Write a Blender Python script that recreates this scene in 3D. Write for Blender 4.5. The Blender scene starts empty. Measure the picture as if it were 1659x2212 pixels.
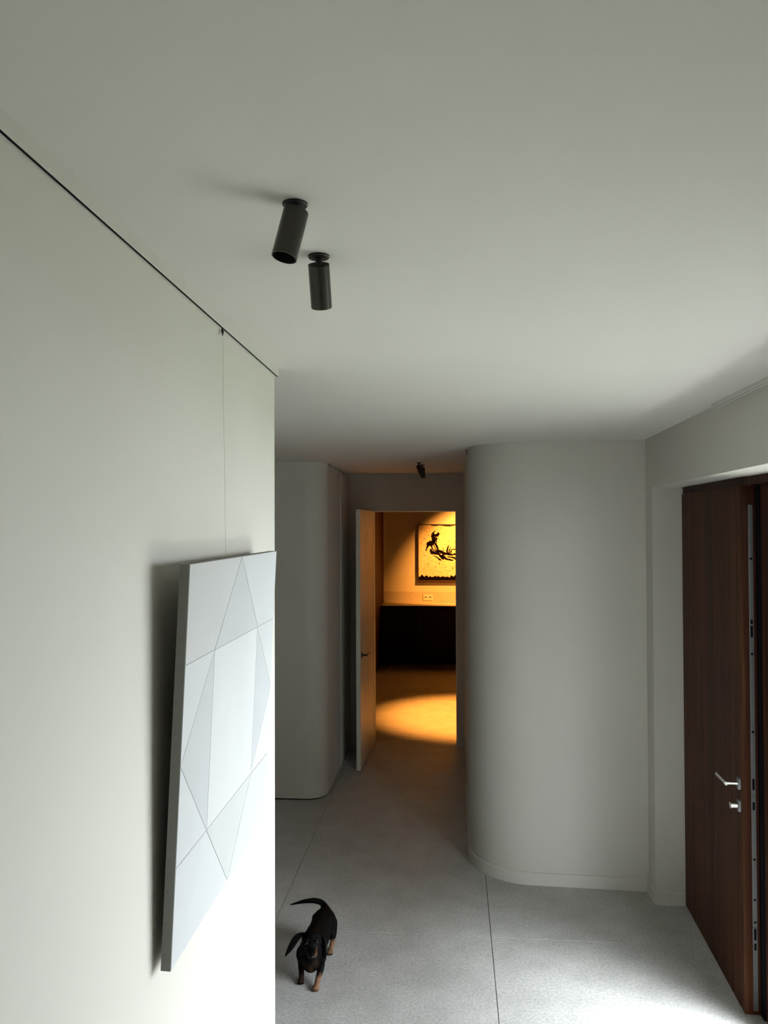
import bpy, bmesh, math, random
from mathutils import Vector, Matrix, noise as mnoise

R = math.radians
scene = bpy.context.scene
COL = scene.collection

# ------------------------------------------------------------------ camera
cam_d = bpy.data.cameras.new('camera')
cam = bpy.data.objects.new('camera', cam_d)
COL.objects.link(cam)
cam_d.sensor_fit = 'VERTICAL'
cam_d.sensor_height = 36.0
cam_d.lens = 36.0 * 1700.0 / 2212.0
cam_d.clip_start = 0.02
YAW, PITCH, ROLL = R(5.04), R(1.0), R(0.2)
fw = Vector((-math.sin(YAW) * math.cos(PITCH), math.cos(YAW) * math.cos(PITCH), math.sin(PITCH)))
rt = Vector((math.cos(YAW), math.sin(YAW), 0))
up = rt.cross(fw)
rt2 = rt * math.cos(ROLL) - up * math.sin(ROLL)
up2 = up * math.cos(ROLL) + rt * math.sin(ROLL)
cam.matrix_world = Matrix(((rt2.x, up2.x, -fw.x, 0), (rt2.y, up2.y, -fw.y, 0),
                           (rt2.z, up2.z, -fw.z, 2.21), (0, 0, 0, 1)))
scene.camera = cam

# ------------------------------------------------------------------ world (overcast daylight) and exposure
SKY = 26.0
world = bpy.data.worlds.new('overcast_sky')
scene.world = world
world.use_nodes = True
bg = world.node_tree.nodes['Background']
bg.inputs[1].default_value = SKY
# overcast sky: the zenith is several times brighter than the horizon (CIE overcast distribution)
_wn, _wl = world.node_tree.nodes, world.node_tree.links
_tc = _wn.new('ShaderNodeTexCoord'); _sx = _wn.new('ShaderNodeSeparateXYZ'); _cr = _wn.new('ShaderNodeValToRGB')
_wl.new(_tc.outputs['Generated'], _sx.inputs[0]); _wl.new(_sx.outputs[2], _cr.inputs[0]); _wl.new(_cr.outputs[0], bg.inputs[0])
_cr.color_ramp.elements[0].position = 0.0; _cr.color_ramp.elements[0].color = (0.45, 0.455, 0.495, 1)
_cr.color_ramp.elements[1].position = 1.0; _cr.color_ramp.elements[1].color = (0.97, 0.968, 1.05, 1)

vs = scene.view_settings
vs.view_transform = 'Standard'
vs.look = 'None'
vs.gamma = 1.0
vs.use_curve_mapping = False
vs.exposure = 0.1
scene.cycles.max_bounces = 12
scene.cycles.diffuse_bounces = 8
scene.cycles.transparent_max_bounces = 12
scene.cycles.sample_clamp_indirect = 6.0
scene.cycles.use_denoising = True

# sun veiled by cloud: a very wide soft disc high over the entrance side
sd = bpy.data.lights.new('veiled_sun', 'SUN')
sd.energy = 46.0
sd.angle = R(44)
sd.color = (0.95, 0.96, 1.02)
so_ = bpy.data.objects.new('veiled_sun', sd)
so_.rotation_euler = Vector((-0.37, 0.43, -0.82)).to_track_quat('-Z', 'Y').to_euler()
so_.location = (6, 0, 6)
COL.objects.link(so_)

# portal in the glazed sidelight of the entrance, guides the daylight
pl = bpy.data.lights.new('daylight_portal', 'AREA')
pl.shape = 'RECTANGLE'
pl.size = 2.05
pl.size_y = 2.4
pl.cycles.is_portal = True
po = bpy.data.objects.new('daylight_portal', pl)
po.location = (1.44, 2.6, 1.21)
po.rotation_euler = (R(90), 0, R(90))
COL.objects.link(po)


def spot(name, loc, target, power, angle, blend, color, radius=0.02):
    d = bpy.data.lights.new(name, 'SPOT')
    d.energy = power
    d.spot_size = R(angle)
    d.spot_blend = blend
    d.color = color
    d.shadow_soft_size = radius
    o = bpy.data.objects.new(name, d)
    o.location = loc
    o.rotation_euler = (Vector(target) - Vector(loc)).to_track_quat('-Z', 'Y').to_euler()
    COL.objects.link(o)
    return o


WARM = (1.0, 0.335, 0.045)
spot('kitchen_floor_spot', (0.30, 9.18, 2.66), (0.20, 9.22, 0), 1250, 52, 0.75, WARM, 0.03)
spot('kitchen_wall_spot', (0.88, 11.8, 2.66), (0.38, 13.1, 1.72), 760, 66, 0.6, WARM, 0.03)


# ------------------------------------------------------------------ materials
def nodes_of(m):
    m.use_nodes = True
    return m.node_tree.nodes, m.node_tree.links, m.node_tree.nodes['Principled BSDF']


def plain(name, col, rough=0.6, metal=0.0, spec=0.5):
    m = bpy.data.materials.new(name)
    N, L, b = nodes_of(m)
    b.inputs['Base Color'].default_value = (*col, 1)
    b.inputs['Roughness'].default_value = rough
    b.inputs['Metallic'].default_value = metal
    b.inputs['Specular IOR Level'].default_value = spec
    return m


def ramp(N, L, src, stops):
    r = N.new('ShaderNodeValToRGB')
    while len(r.color_ramp.elements) < len(stops):
        r.color_ramp.elements.new(0.5)
    for e, (p, c) in zip(r.color_ramp.elements, stops):
        e.position = p
        e.color = (*c, 1)
    L.new(src, r.inputs[0])
    return r.outputs[0]


def noise(N, L, scale, detail=4, rough=0.5, vec=None, dist=0.0):
    n = N.new('ShaderNodeTexNoise')
    n.inputs['Scale'].default_value = scale
    n.inputs['Detail'].default_value = detail
    n.inputs['Roughness'].default_value = rough
    n.inputs['Distortion'].default_value = dist
    if vec is not None:
        L.new(vec, n.inputs['Vector'])
    return n.outputs[0]


def mapped(N, L, scale=(1, 1, 1), coord='Object'):
    t = N.new('ShaderNodeTexCoord')
    mp = N.new('ShaderNodeMapping')
    mp.inputs['Scale'].default_value = scale
    L.new(t.outputs[coord], mp.inputs['Vector'])
    return mp.outputs[0]


def bump(N, L, b, h, strength, dist):
    bp = N.new('ShaderNodeBump')
    bp.inputs['Strength'].default_value = strength
    bp.inputs['Distance'].default_value = dist
    L.new(h, bp.inputs['Height'])
    L.new(bp.outputs[0], b.inputs['Normal'])


def plaster(name, col, rough=0.75):
    m = bpy.data.materials.new(name)
    N, L, b = nodes_of(m)
    v = mapped(N, L)
    c2 = tuple(x * 0.975 for x in col)
    L.new(ramp(N, L, noise(N, L, 1.7, 3, vec=v), [(0.35, c2), (0.65, col)]), b.inputs['Base Color'])
    b.inputs['Roughness'].default_value = rough
    b.inputs['Specular IOR Level'].default_value = 0.25
    bump(N, L, b, noise(N, L, 240, 2, vec=v), 0.05, 0.001)
    return m


def stone(name):
    m = bpy.data.materials.new(name)
    N, L, b = nodes_of(m)
    g = N.new('ShaderNodeNewGeometry')
    mp = N.new('ShaderNodeMapping')
    L.new(g.outputs['Position'], mp.inputs['Vector'])
    v = mp.outputs[0]
    base = ramp(N, L, noise(N, L, 5, 8, 0.65, v), [(0.32, (0.40, 0.395, 0.375)), (0.68, (0.50, 0.495, 0.475))])
    fine = ramp(N, L, noise(N, L, 75, 5, 0.75, v), [(0.36, (0.78, 0.78, 0.78)), (0.5, (1, 1, 1)), (0.64, (1.22, 1.22, 1.22))])
    mul = N.new('ShaderNodeMix'); mul.data_type = 'RGBA'; mul.blend_type = 'MULTIPLY'
    mul.inputs[0].default_value = 1.0
    L.new(base, mul.inputs[6]); L.new(fine, mul.inputs[7])
    # pale flecks
    fl = ramp(N, L, noise(N, L, 38, 6, 0.8, v, 0.6), [(0.60, (0, 0, 0)), (0.66, (1, 1, 1))])
    mx = N.new('ShaderNodeMix'); mx.data_type = 'RGBA'
    fm = N.new('ShaderNodeMath'); fm.operation = 'MULTIPLY'; fm.inputs[1].default_value = 0.45
    L.new(fl, fm.inputs[0]); L.new(fm.outputs[0], mx.inputs[0])
    L.new(mul.outputs[2], mx.inputs[6]); mx.inputs[7].default_value = (0.62, 0.62, 0.60, 1)
    L.new(mx.outputs[2], b.inputs['Base Color'])
    b.inputs['Roughness'].default_value = 0.55
    b.inputs['Specular IOR Level'].default_value = 0.4
    bump(N, L, b, noise(N, L, 60, 6, 0.7, v), 0.25, 0.0015)
    return m


def wood(name, dark, light, grain=(22, 22, 0.55), rough=0.42, spec=0.4):
    m = bpy.data.materials.new(name)
    N, L, b = nodes_of(m)
    t = N.new('ShaderNodeTexCoord')
    oi = N.new('ShaderNodeObjectInfo')
    sc = N.new('ShaderNodeVectorMath'); sc.operation = 'SCALE'
    cb = N.new('ShaderNodeCombineXYZ')
    for i in range(3):
        L.new(oi.outputs['Random'], cb.inputs[i])
    L.new(cb.outputs[0], sc.inputs[0]); sc.inputs['Scale'].default_value = 17.0
    ad = N.new('ShaderNodeVectorMath'); ad.operation = 'ADD'
    L.new(t.outputs['Object'], ad.inputs[0]); L.new(sc.outputs[0], ad.inputs[1])
    mp = N.new('ShaderNodeMapping'); mp.inputs['Scale'].default_value = grain
    L.new(ad.outputs[0], mp.inputs['Vector'])
    mid = tuple((a + c) / 2 for a, c in zip(dark, light))
    c1 = ramp(N, L, noise(N, L, 1.6, 6, 0.62, mp.outputs[0], 0.5), [(0.3, dark), (0.52, mid), (0.72, light)])
    f = ramp(N, L, noise(N, L, 9, 4, 0.7, mp.outputs[0]), [(0.35, (0.72, 0.72, 0.72)), (0.6, (1.1, 1.1, 1.1))])
    mul = N.new('ShaderNodeMix'); mul.data_type = 'RGBA'; mul.blend_type = 'MULTIPLY'
    mul.inputs[0].default_value = 1.0
    L.new(c1, mul.inputs[6]); L.new(f, mul.inputs[7])
    vr = N.new('ShaderNodeMapRange'); vr.inputs['To Min'].default_value = 0.84; vr.inputs['To Max'].default_value = 1.18
    L.new(oi.outputs['Random'], vr.inputs['Value'])
    vm = N.new('ShaderNodeVectorMath'); vm.operation = 'SCALE'
    L.new(mul.outputs[2], vm.inputs[0]); L.new(vr.outputs[0], vm.inputs['Scale'])
    L.new(vm.outputs[0], b.inputs['Base Color'])
    b.inputs['Roughness'].default_value = rough
    b.inputs['Specular IOR Level'].default_value = spec
    bump(N, L, b, noise(N, L, 9, 4, 0.7, mp.outputs[0]), 0.15, 0.001)
    return m


def speckle(name, c1, c2, scale, rough=0.5):
    m = bpy.data.materials.new(name)
    N, L, b = nodes_of(m)
    v = mapped(N, L)
    L.new(ramp(N, L, noise(N, L, scale, 4, 0.7, v), [(0.4, c1), (0.6, c2)]), b.inputs['Base Color'])
    b.inputs['Roughness'].default_value = rough
    return m


WALL = (0.615, 0.597, 0.545)
M = {}
M['wall'] = plaster('warm_white_plaster', WALL)
M['ceiling'] = plaster('ceiling_plaster', (0.655, 0.638, 0.59), 0.8)
M['skirting'] = plaster('painted_skirting', (0.64, 0.62, 0.57), 0.45)
M['rail'] = plain('white_aluminium_rail', (0.60, 0.585, 0.535), 0.4)
M['slot'] = plain('dark_slot', (0.006, 0.006, 0.008), 0.8, 0, 0.1)
M['stone'] = stone('grey_stone_tile')
M['grout'] = plain('grey_grout', (0.07, 0.068, 0.062), 0.9)
M['wood'] = wood('dark_brown_door_wood', (0.026, 0.0090, 0.0040), (0.098, 0.036, 0.0155), rough=0.5, spec=0.08)
M['wood_frame'] = wood('dark_frame_wood', (0.020, 0.0065, 0.003), (0.070, 0.023, 0.011), spec=0.08)
M['leaf'] = wood('pale_veneer_door', (0.52, 0.47, 0.40), (0.66, 0.62, 0.54), (9, 9, 0.5), 0.5)
M['leaf_edge'] = plain('painted_door_edge', (0.60, 0.58, 0.50), 0.5)
M['black_metal'] = plain('matt_black_metal', (0.012, 0.012, 0.013), 0.45)
M['spot_body'] = plain('anodised_black_bronze', (0.060, 0.056, 0.050), 0.33, 0.7)
M['steel'] = plain('brushed_steel', (0.62, 0.61, 0.58), 0.24, 1.0)
M['steel_dull'] = plain('dull_steel', (0.22, 0.23, 0.235), 0.42, 0.85)
M['wire'] = plain('steel_wire', (0.55, 0.54, 0.49), 0.5, 0.0)
M['cabinet'] = plain('near_black_cabinet', (0.006, 0.0035, 0.003), 0.6, 0, 0.15)
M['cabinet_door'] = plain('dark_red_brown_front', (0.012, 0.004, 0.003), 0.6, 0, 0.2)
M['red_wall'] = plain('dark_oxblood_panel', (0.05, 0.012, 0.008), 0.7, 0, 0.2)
M['splash'] = speckle('speckled_worktop_stone', (0.42, 0.38, 0.33), (0.66, 0.62, 0.56), 90)
M['plastic'] = plain('white_plastic', (0.75, 0.73, 0.68), 0.35)
M['ground'] = speckle('darkened_ground', (0.035, 0.045, 0.025), (0.06, 0.07, 0.04), 30, 0.9)
mg = bpy.data.materials.new('clear_glass')
mg.use_nodes = True
_n, _l = mg.node_tree.nodes, mg.node_tree.links
_n.clear()
_o = _n.new('ShaderNodeOutputMaterial'); _m = _n.new('ShaderNodeMixShader')
_t = _n.new('ShaderNodeBsdfTransparent'); _g = _n.new('ShaderNodeBsdfGlossy')
_t.inputs[0].default_value = (0.93, 0.96, 0.95, 1); _g.inputs['Roughness'].default_value = 0.02
_f = _n.new('ShaderNodeLayerWeight'); _f.inputs[0].default_value = 0.5
_p = _n.new('ShaderNodeMath'); _p.operation = 'POWER'; _p.inputs[1].default_value = 5.0
_q = _n.new('ShaderNodeMath'); _q.operation = 'MULTIPLY_ADD'; _q.inputs[1].default_value = 0.9; _q.inputs[2].default_value = 0.04
_l.new(_f.outputs['Facing'], _p.inputs[0]); _l.new(_p.outputs[0], _q.inputs[0]); _l.new(_q.outputs[0], _m.inputs[0]); _l.new(_t.outputs[0], _m.inputs[1]); _l.new(_g.outputs[0], _m.inputs[2])
_l.new(_m.outputs[0], _o.inputs[0])
M['glass'] = mg


# ------------------------------------------------------------------ mesh helpers
def link(name, me, mats, parent=None, smooth=False):
    o = bpy.data.objects.new(name, me)
    COL.objects.link(o)
    for m in (mats if isinstance(mats, (list, tuple)) else [mats]):
        me.materials.append(m)
    if smooth:
        for p in me.polygons:
            p.use_smooth = True
    if parent is not None:
        o.parent = parent
    return o


def from_bm(name, bm, mats, parent=None, smooth=False, origin=None):
    bmesh.ops.recalc_face_normals(bm, faces=bm.faces)
    if origin is not None:
        bmesh.ops.translate(bm, verts=bm.verts, vec=-Vector(origin))
    me = bpy.data.meshes.new(name)
    bm.to_mesh(me)
    bm.free()
    o = link(name, me, mats, parent, smooth)
    if origin is not None:
        base = Vector((0, 0, 0))
        if parent is not None:
            base = parent.location
        o.location = Vector(origin) - base
    elif parent is not None:
        o.location = -Vector(parent.location)
    return o


def add_box(bm, lo, hi, bevel=0.0, rot=None, mat=0):
    c = [(a + b) / 2 for a, b in zip(lo, hi)]
    s = [abs(b - a) for a, b in zip(lo, hi)]
    r = bmesh.ops.create_cube(bm, size=1.0)
    vs_ = r['verts']
    for v in vs_:
        v.co = Vector((v.co.x * s[0], v.co.y * s[1], v.co.z * s[2]))
    if bevel > 0:
        es = list({e for v in vs_ for e in v.link_edges})
        rr = bmesh.ops.bevel(bm, geom=es, offset=bevel, segments=1, affect='EDGES')
        vs_ = list({v for f in rr['faces'] for v in f.verts} | {v for v in vs_ if v.is_valid})
    for v in vs_:
        if rot is not None:
            v.co = rot @ v.co
        v.co += Vector(c)
    if mat:
        for f in {f for v in vs_ for f in v.link_faces}:
            f.material_index = mat
    return vs_


def box(name, lo, hi, mat, parent=None, bevel=0.0):
    bm = bmesh.new()
    add_box(bm, lo, hi, bevel)
    c = [(a + b) / 2 for a, b in zip(lo, hi)]
    return from_bm(name, bm, mat, parent, origin=(c[0], c[1], min(lo[2], hi[2])))


def add_prism(bm, pts, z0, z1, mat=0, caps=True):
    lo = [bm.verts.new((x, y, z0)) for x, y in pts]
    hi = [bm.verts.new((x, y, z1)) for x, y in pts]
    n = len(pts)
    fs = []
    for i in range(n):
        j = (i + 1) % n
        fs.append(bm.faces.new((lo[i], lo[j], hi[j], hi[i])))
    if caps:
        fs.append(bm.faces.new(lo[::-1]))
        fs.append(bm.faces.new(hi))
    for f in fs:
        f.material_index = mat
    return fs


def prism(name, pts, z0, z1, mat, parent=None, smooth_angle=None):
    bm = bmesh.new()
    add_prism(bm, pts, z0, z1)
    cx = sum(p[0] for p in pts) / len(pts); cy = sum(p[1] for p in pts) / len(pts)
    o = from_bm(name, bm, mat, parent, origin=(cx, cy, z0))
    if smooth_angle:
        for p in o.data.polygons:
            p.use_smooth = True
        o.data.set_sharp_from_angle(angle=R(smooth_angle))
    return o


def add_cyl(bm, p0, p1, r0, r1=None, seg=24, caps=True, mat=0):
    p0, p1 = Vector(p0), Vector(p1)
    r1 = r0 if r1 is None else r1
    d = (p1 - p0).normalized()
    a = d.orthogonal().normalized()
    b = d.cross(a)
    A, B = [], []
    for i in range(seg):
        t = 2 * math.pi * i / seg
        v = a * math.cos(t) + b * math.sin(t)
        A.append(bm.verts.new(p0 + v * r0)); B.append(bm.verts.new(p1 + v * r1))
    fs = [bm.faces.new((A[i], A[(i + 1) % seg], B[(i + 1) % seg], B[i])) for i in range(seg)]
    if caps:
        fs.append(bm.faces.new(A[::-1])); fs.append(bm.faces.new(B))
    for f in fs:
        f.material_index = mat
    return A, B


def smooth_obj(o, ang=40):
    for p in o.data.polygons:
        p.use_smooth = True
    o.data.set_sharp_from_angle(angle=R(ang))


def empty(name, loc):
    o = bpy.data.objects.new(name, None)
    o.location = loc
    o.empty_display_size = 0.1
    COL.objects.link(o)
    return o


def tag(o, label=None, cat=None, group=None, kind=None):
    if label: o['label'] = label
    if cat: o['category'] = cat
    if group: o['group'] = group
    if kind: o['kind'] = kind
    return o


def struct(o, label, cat):
    return tag(o, label, cat, kind='structure')


# ------------------------------------------------------------------ key lines of the plan
CEIL = 2.73


def xl(y):            # face of the left wall
    return -0.569 - 0.0103 * (y - 0.94)


def xr(y):            # face of the right wall
    return 1.162 + 0.017 * (y - 4.70)


def arc(cx, cy, r, a0, a1, n=28):
    return [(cx + r * math.cos(R(a0 + (a1 - a0) * i / n)), cy + r * math.sin(R(a0 + (a1 - a0) * i / n))) for i in range(n + 1)]


# ------------------------------------------------------------------ floor with single tiles
fl = box('floor', (-3.5, -2.0, -0.12), (2.8, 13.4, -0.012), M['grout'])
struct(fl, 'grey stone floor of large square tiles with thin joints', 'floor')
tile_cache = {}


def tile(x0, x1, y0, y1):
    g = 0.0015
    w, h = round(x1 - x0 - 2 * g, 4), round(y1 - y0 - 2 * g, 4)
    key = (w, h)
    if key not in tile_cache:
        bm = bmesh.new()
        add_box(bm, (-w / 2, -h / 2, -0.012), (w / 2, h / 2, 0.0), 0.0)
        top = [e for e in bm.edges if all(v.co.z > -0.001 for v in e.verts)]
        bmesh.ops.bevel(bm, geom=top, offset=0.0012, segments=1, affect='EDGES')
        bmesh.ops.recalc_face_normals(bm, faces=bm.faces)
        me = bpy.data.meshes.new('tile')
        bm.to_mesh(me); bm.free()
        me.materials.append(M['stone'])
        tile_cache[key] = me
    o = bpy.data.objects.new('tile', tile_cache[key])
    COL.objects.link(o)
    o.parent = fl
    o.location = Vector(((x0 + x1) / 2, (y0 + y1) / 2, 0)) - fl.location


xs = [-3.41, -2.21, -1.007, 0.190, 1.390]
ys = [-1.70, -0.50, 0.70, 1.90, 3.10, 4.295, 5.505, 6.70, 7.895]
for i in range(len(xs) - 1):
    for j in range(len(ys) - 1):
        tile(xs[i], xs[i + 1], ys[j], ys[j + 1])
tile(-0.81, 0.027, 7.895, 8.13)                       # threshold strip between the door jambs
for i in range(1, 4):
    for y0 in (8.13, 9.33, 10.53, 11.73):
        tile(xs[i], xs[i + 1], y0, min(y0 + 1.2, 13.1))
for y0 in (8.13, 9.33, 10.53, 11.73):
    tile(1.390, 2.59, y0, min(y0 + 1.2, 13.1))

# ------------------------------------------------------------------ ceiling
ce = box('ceiling', (-3.5, -2.0, CEIL), (2.8, 13.4, CEIL + 0.15), M['ceiling'])
struct(ce, 'plain off-white plaster ceiling', 'ceiling')

# ------------------------------------------------------------------ walls
wl = prism('wall_left', [(xl(-1.6), -1.6), (xl(2.545), 2.545), (xl(2.545) - 0.15, 2.545), (xl(-1.6) - 0.15, -1.6)], 0, CEIL, M['wall'])
struct(wl, 'tall white wall on the left that carries the hanging canvas', 'wall')

# hidden side space left of the hall
M['dim'] = plaster('darkened_unseen_plaster', (0.09, 0.085, 0.08))  # unseen walls coloured dark so they bounce little light
w = prism('wall_side_space', [(-3.3, 2.395), (xl(2.545) - 0.15, 2.395), (xl(2.545) - 0.15, 2.545), (-3.15, 2.545), (-3.15, 6.30), (-3.3, 6.30)], 0, CEIL, M['dim'])
struct(w, 'unseen side-space walls behind the left wall, darkened to cut bounced light', 'wall')

w = box('wall_behind', (-0.9, -1.75, 0), (1.7, -1.6, CEIL), M['dim'])
struct(w, 'unseen wall behind the viewpoint, darkened to cut bounced light', 'wall')

# rounded block at the left of the corridor, standing over a shadow gap
r_ = 0.17
pts = [(-3.3, 6.30), (-1.037 - r_, 6.30)] + arc(-1.037 - r_, 6.30 + r_, r_, -90, 0) + [(-1.037, 7.177), (-1.077, 7.177), (-1.077, 7.89), (-3.3, 7.89)]
wcl = prism('wall_corridor_left', pts, 0.012, CEIL, M['wall'], smooth_angle=30)
struct(wcl, 'white wall with a rounded corner at the left of the corridor', 'wall')
pts = [(-3.3, 6.312), (-1.049 - r_, 6.312)] + arc(-1.049 - r_, 6.312 + r_, r_, -90, 0, 14) + [(-1.049, 7.17), (-1.085, 7.17), (-1.085, 7.89), (-3.3, 7.89)]
pb = prism('baseboard_left', pts, 0.0, 0.012, M['slot'])
struct(pb, 'recessed black plinth under the rounded left wall', 'baseboard')

# block with the big rounded corner on the right
rr = 0.39
fy = lambda x: 4.909 - 0.045 * (x - 1.183)            # flat face
cxr = 0.10 + rr
cyr = fy(cxr) + rr
curve = [(1.60, fy(1.60)), (cxr + 0.02, fy(cxr + 0.02))] + arc(cxr, cyr, rr, -92, -180, 40) + [(0.10, 7.89), (1.60, 7.89)]
wcr = prism('wall_rounded', curve, 0, CEIL, M['wall'], smooth_angle=30)
struct(wcr, 'white wall with a large rounded corner in the middle of the hall', 'wall')


def offset_path(path, d, closed=False):
    out = []
    n = len(path)
    for i, p in enumerate(path):
        a = path[max(i - 1, 0)]; b = path[min(i + 1, n - 1)]
        t = Vector((b[0] - a[0], b[1] - a[1])).normalized()
        out.append((p[0] - t.y * d, p[1] + t.x * d))
    return out


def skirting(name, path, d, label, h=0.075):
    outer = offset_path(path, -d)
    top = offset_path(path, -d * 0.62)
    bm = bmesh.new()
    A = [bm.verts.new((x, y, 0)) for x, y in outer]
    B = [bm.verts.new((x, y, h - 0.004)) for x, y in outer]
    C_ = [bm.verts.new((x, y, h)) for x, y in top]
    D = [bm.verts.new((x, y, h)) for x, y in path]
    E_ = [bm.verts.new((x, y, 0)) for x, y in path]
    rows = [A, B, C_, D, E_]
    for k in range(len(rows)):
        a, b = rows[k], rows[(k + 1) % len(rows)]
        for i in range(len(path) - 1):
            bm.faces.new((a[i], a[i + 1], b[i + 1], b[i]))
    for e in (0, -1):
        bm.faces.new([r[e] for r in rows])
    o = from_bm(name, bm, M['skirting'], origin=(path[0][0], path[0][1], 0))
    smooth_obj(o, 30)
    return struct(o, label, 'baseboard')


cp = [(1.168, fy(1.168)), (cxr + 0.02, fy(cxr + 0.02))] + arc(cxr, cyr, rr, -92, -180, 40) + [(0.10, 6.60)]
skirting('baseboard_rounded', cp, -0.011, 'white skirting board bending around the large rounded wall')
skirting('baseboard_right', [(1.33, 4.742), (xr(4.742), 4.742), (xr(4.742), 4.898)], -0.011, 'short white skirting board around the corner beside the wooden door')

# far wall with the doorway
bm = bmesh.new()
OX0, OX1, OZ = -0.81, 0.027, 2.36
add_box(bm, (-1.30, 7.89, 0), (OX0, 8.13, CEIL))
add_box(bm, (OX1, 7.89, 0), (2.8, 8.13, CEIL))
add_box(bm, (OX0, 7.89, OZ), (OX1, 8.13, CEIL))
w = from_bm('wall_back', bm, M['wall'], origin=(-0.4, 8.01, 0))
struct(w, 'dim white wall with a frameless doorway at the end of the corridor', 'wall')
# thin frame profile round the doorway
bm = bmesh.new()
add_box(bm, (OX0, 7.884, OZ - 0.010), (OX1, 8.05, OZ))
add_box(bm, (OX1 - 0.008, 7.884, 0), (OX1, 8.05, OZ - 0.010))
add_box(bm, (OX0, 7.93, 0), (OX0 + 0.006, 7.97, OZ - 0.010))
o = from_bm('trim_1', bm, plain('white_lining', (0.82, 0.80, 0.76), 0.4), origin=(OX0, 7.9, 0))
struct(o, 'slim pale lining around the far doorway', 'trim')

# right wall: pillar, lintel, near part
bm = bmesh.new()
RY0, RY1, LZ = 1.60, 4.742, 2.43
add_prism(bm, [(xr(RY1), RY1), (1.60, RY1), (1.60, 4.93), (xr(4.93), 4.93)], 0, CEIL)
add_prism(bm, [(xr(RY0), RY0), (1.60, RY0), (1.60, RY1), (xr(RY1), RY1)], LZ, CEIL)
add_prism(bm, [(xr(-1.7), -1.7), (1.60, -1.7), (1.60, RY0), (xr(RY0), RY0)], 0, CEIL)
w = from_bm('wall_right', bm, M['wall'], origin=(1.3, 2.6, 0))
struct(w, 'white wall on the right above and beside the entrance recess', 'wall')

# kitchen shell
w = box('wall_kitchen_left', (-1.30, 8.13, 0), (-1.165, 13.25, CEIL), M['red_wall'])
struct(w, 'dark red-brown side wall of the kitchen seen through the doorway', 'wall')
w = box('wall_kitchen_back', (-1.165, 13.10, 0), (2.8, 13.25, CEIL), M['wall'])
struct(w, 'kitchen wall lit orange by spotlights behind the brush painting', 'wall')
w = box('wall_kitchen_right', (2.6, 8.13, 0), (2.8, 13.10, CEIL), M['cabinet_door'])  # unseen wall coloured dark so the spots bounce less
struct(w, 'unseen right kitchen wall, coloured dark to cut bounced light', 'wall')
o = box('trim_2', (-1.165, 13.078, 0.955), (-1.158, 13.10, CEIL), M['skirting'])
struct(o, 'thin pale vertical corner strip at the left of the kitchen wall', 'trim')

o = box('kitchen_dark_panel', (-1.165, 8.13, CEIL - 0.02), (2.6, 13.10, CEIL - 0.001), M['cabinet_door'])  # unseen panel added to soak up light bounced off the kitchen floor
struct(o, 'unseen dark panel added under the kitchen ceiling to cut bounced light', 'ceiling')

# outside ground
gr = box('ground', (1.62, -16, -0.25), (20, 16, -0.10), M['ground'])  # ground colour kept dark so little daylight rises from it
struct(gr, 'unseen outside ground, darkened to hold back light from below', 'ground')

o = box('bounce_slab', (1.605, 1.2, -0.10), (3.4, 5.2, -0.02), M['stone'])  # unseen slab added to throw daylight up to the ceiling and soffit
struct(o, 'unseen pale stone slab added outside to bounce daylight upward', 'reflector')

o = box('daylight_blocker', (7.1, -8.0, -0.10), (16.0, -6.0, 6.5), plaster('dark_blocker_plaster', (0.10, 0.075, 0.06)))  # unseen block added to keep daylight off the left corridor wall
struct(o, 'unseen dark block added outside to cut low daylight', 'light blocker')

# ------------------------------------------------------------------ flush door in the corridor's left wall
d3 = empty('door_3', (-1.05, 7.53, 0))
struct(d3, 'flush white door in the dark left wall of the corridor', 'door')
box('leaf', (-1.076, 7.187, 0.012), (-1.040, 7.875, CEIL - 0.03), M['wall'], d3)
box('edge_profile', (-1.060, 7.178, 0.012), (-1.030, 7.184, CEIL - 0.03), M['rail'], d3)


# ------------------------------------------------------------------ picture rails along the ceiling
def rail(name, fx, y0, y1, side, depth, h, label, slot, lip=0.0):
    """side +1: wall is at the left (rail projects to +x), -1: wall at the right"""
    t = empty(name, ((fx(y0) + fx(y1)) / 2, (y0 + y1) / 2, CEIL - h))
    struct(t, label, 'trim')

    def strip(nm, a, b, z0, z1, mat):
        bm = bmesh.new()
        p = [(fx(y0) + side * a, y0), (fx(y0) + side * b, y0), (fx(y1) + side * b, y1), (fx(y1) + side * a, y1)]
        add_prism(bm, p, z0, z1)
        from_bm(nm, bm, mat, t)
    z0 = CEIL - h
    s0, s1 = slot
    strip('outer_flange', s1, depth, z0, CEIL, M['rail'])
    strip('slot_shade_strip', s0, s1, z0 + 0.0002, CEIL, M['slot'])  # flush black strip paints the shade inside the slot
    strip('inner_flange', 0.0, s0, z0 - lip, CEIL, M['rail'])
    return t


rail('trim_3', xl, -1.5, 2.556, 1, 0.0122, 0.026, 'long white picture rail along the top of the left wall', (0.0055, 0.0105), 0.003)
rail('trim_4', xr, -1.5, 3.50, -1, 0.030, 0.014, 'white picture rail with a slot painted dark above the entrance recess', (0.0150, 0.0185))
rail('trim_5', lambda y: -1.037, 6.50, 7.17, 1, 0.010, 0.016, 'thin picture rail at the top of the corridor left wall', (0.003, 0.0085))


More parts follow.
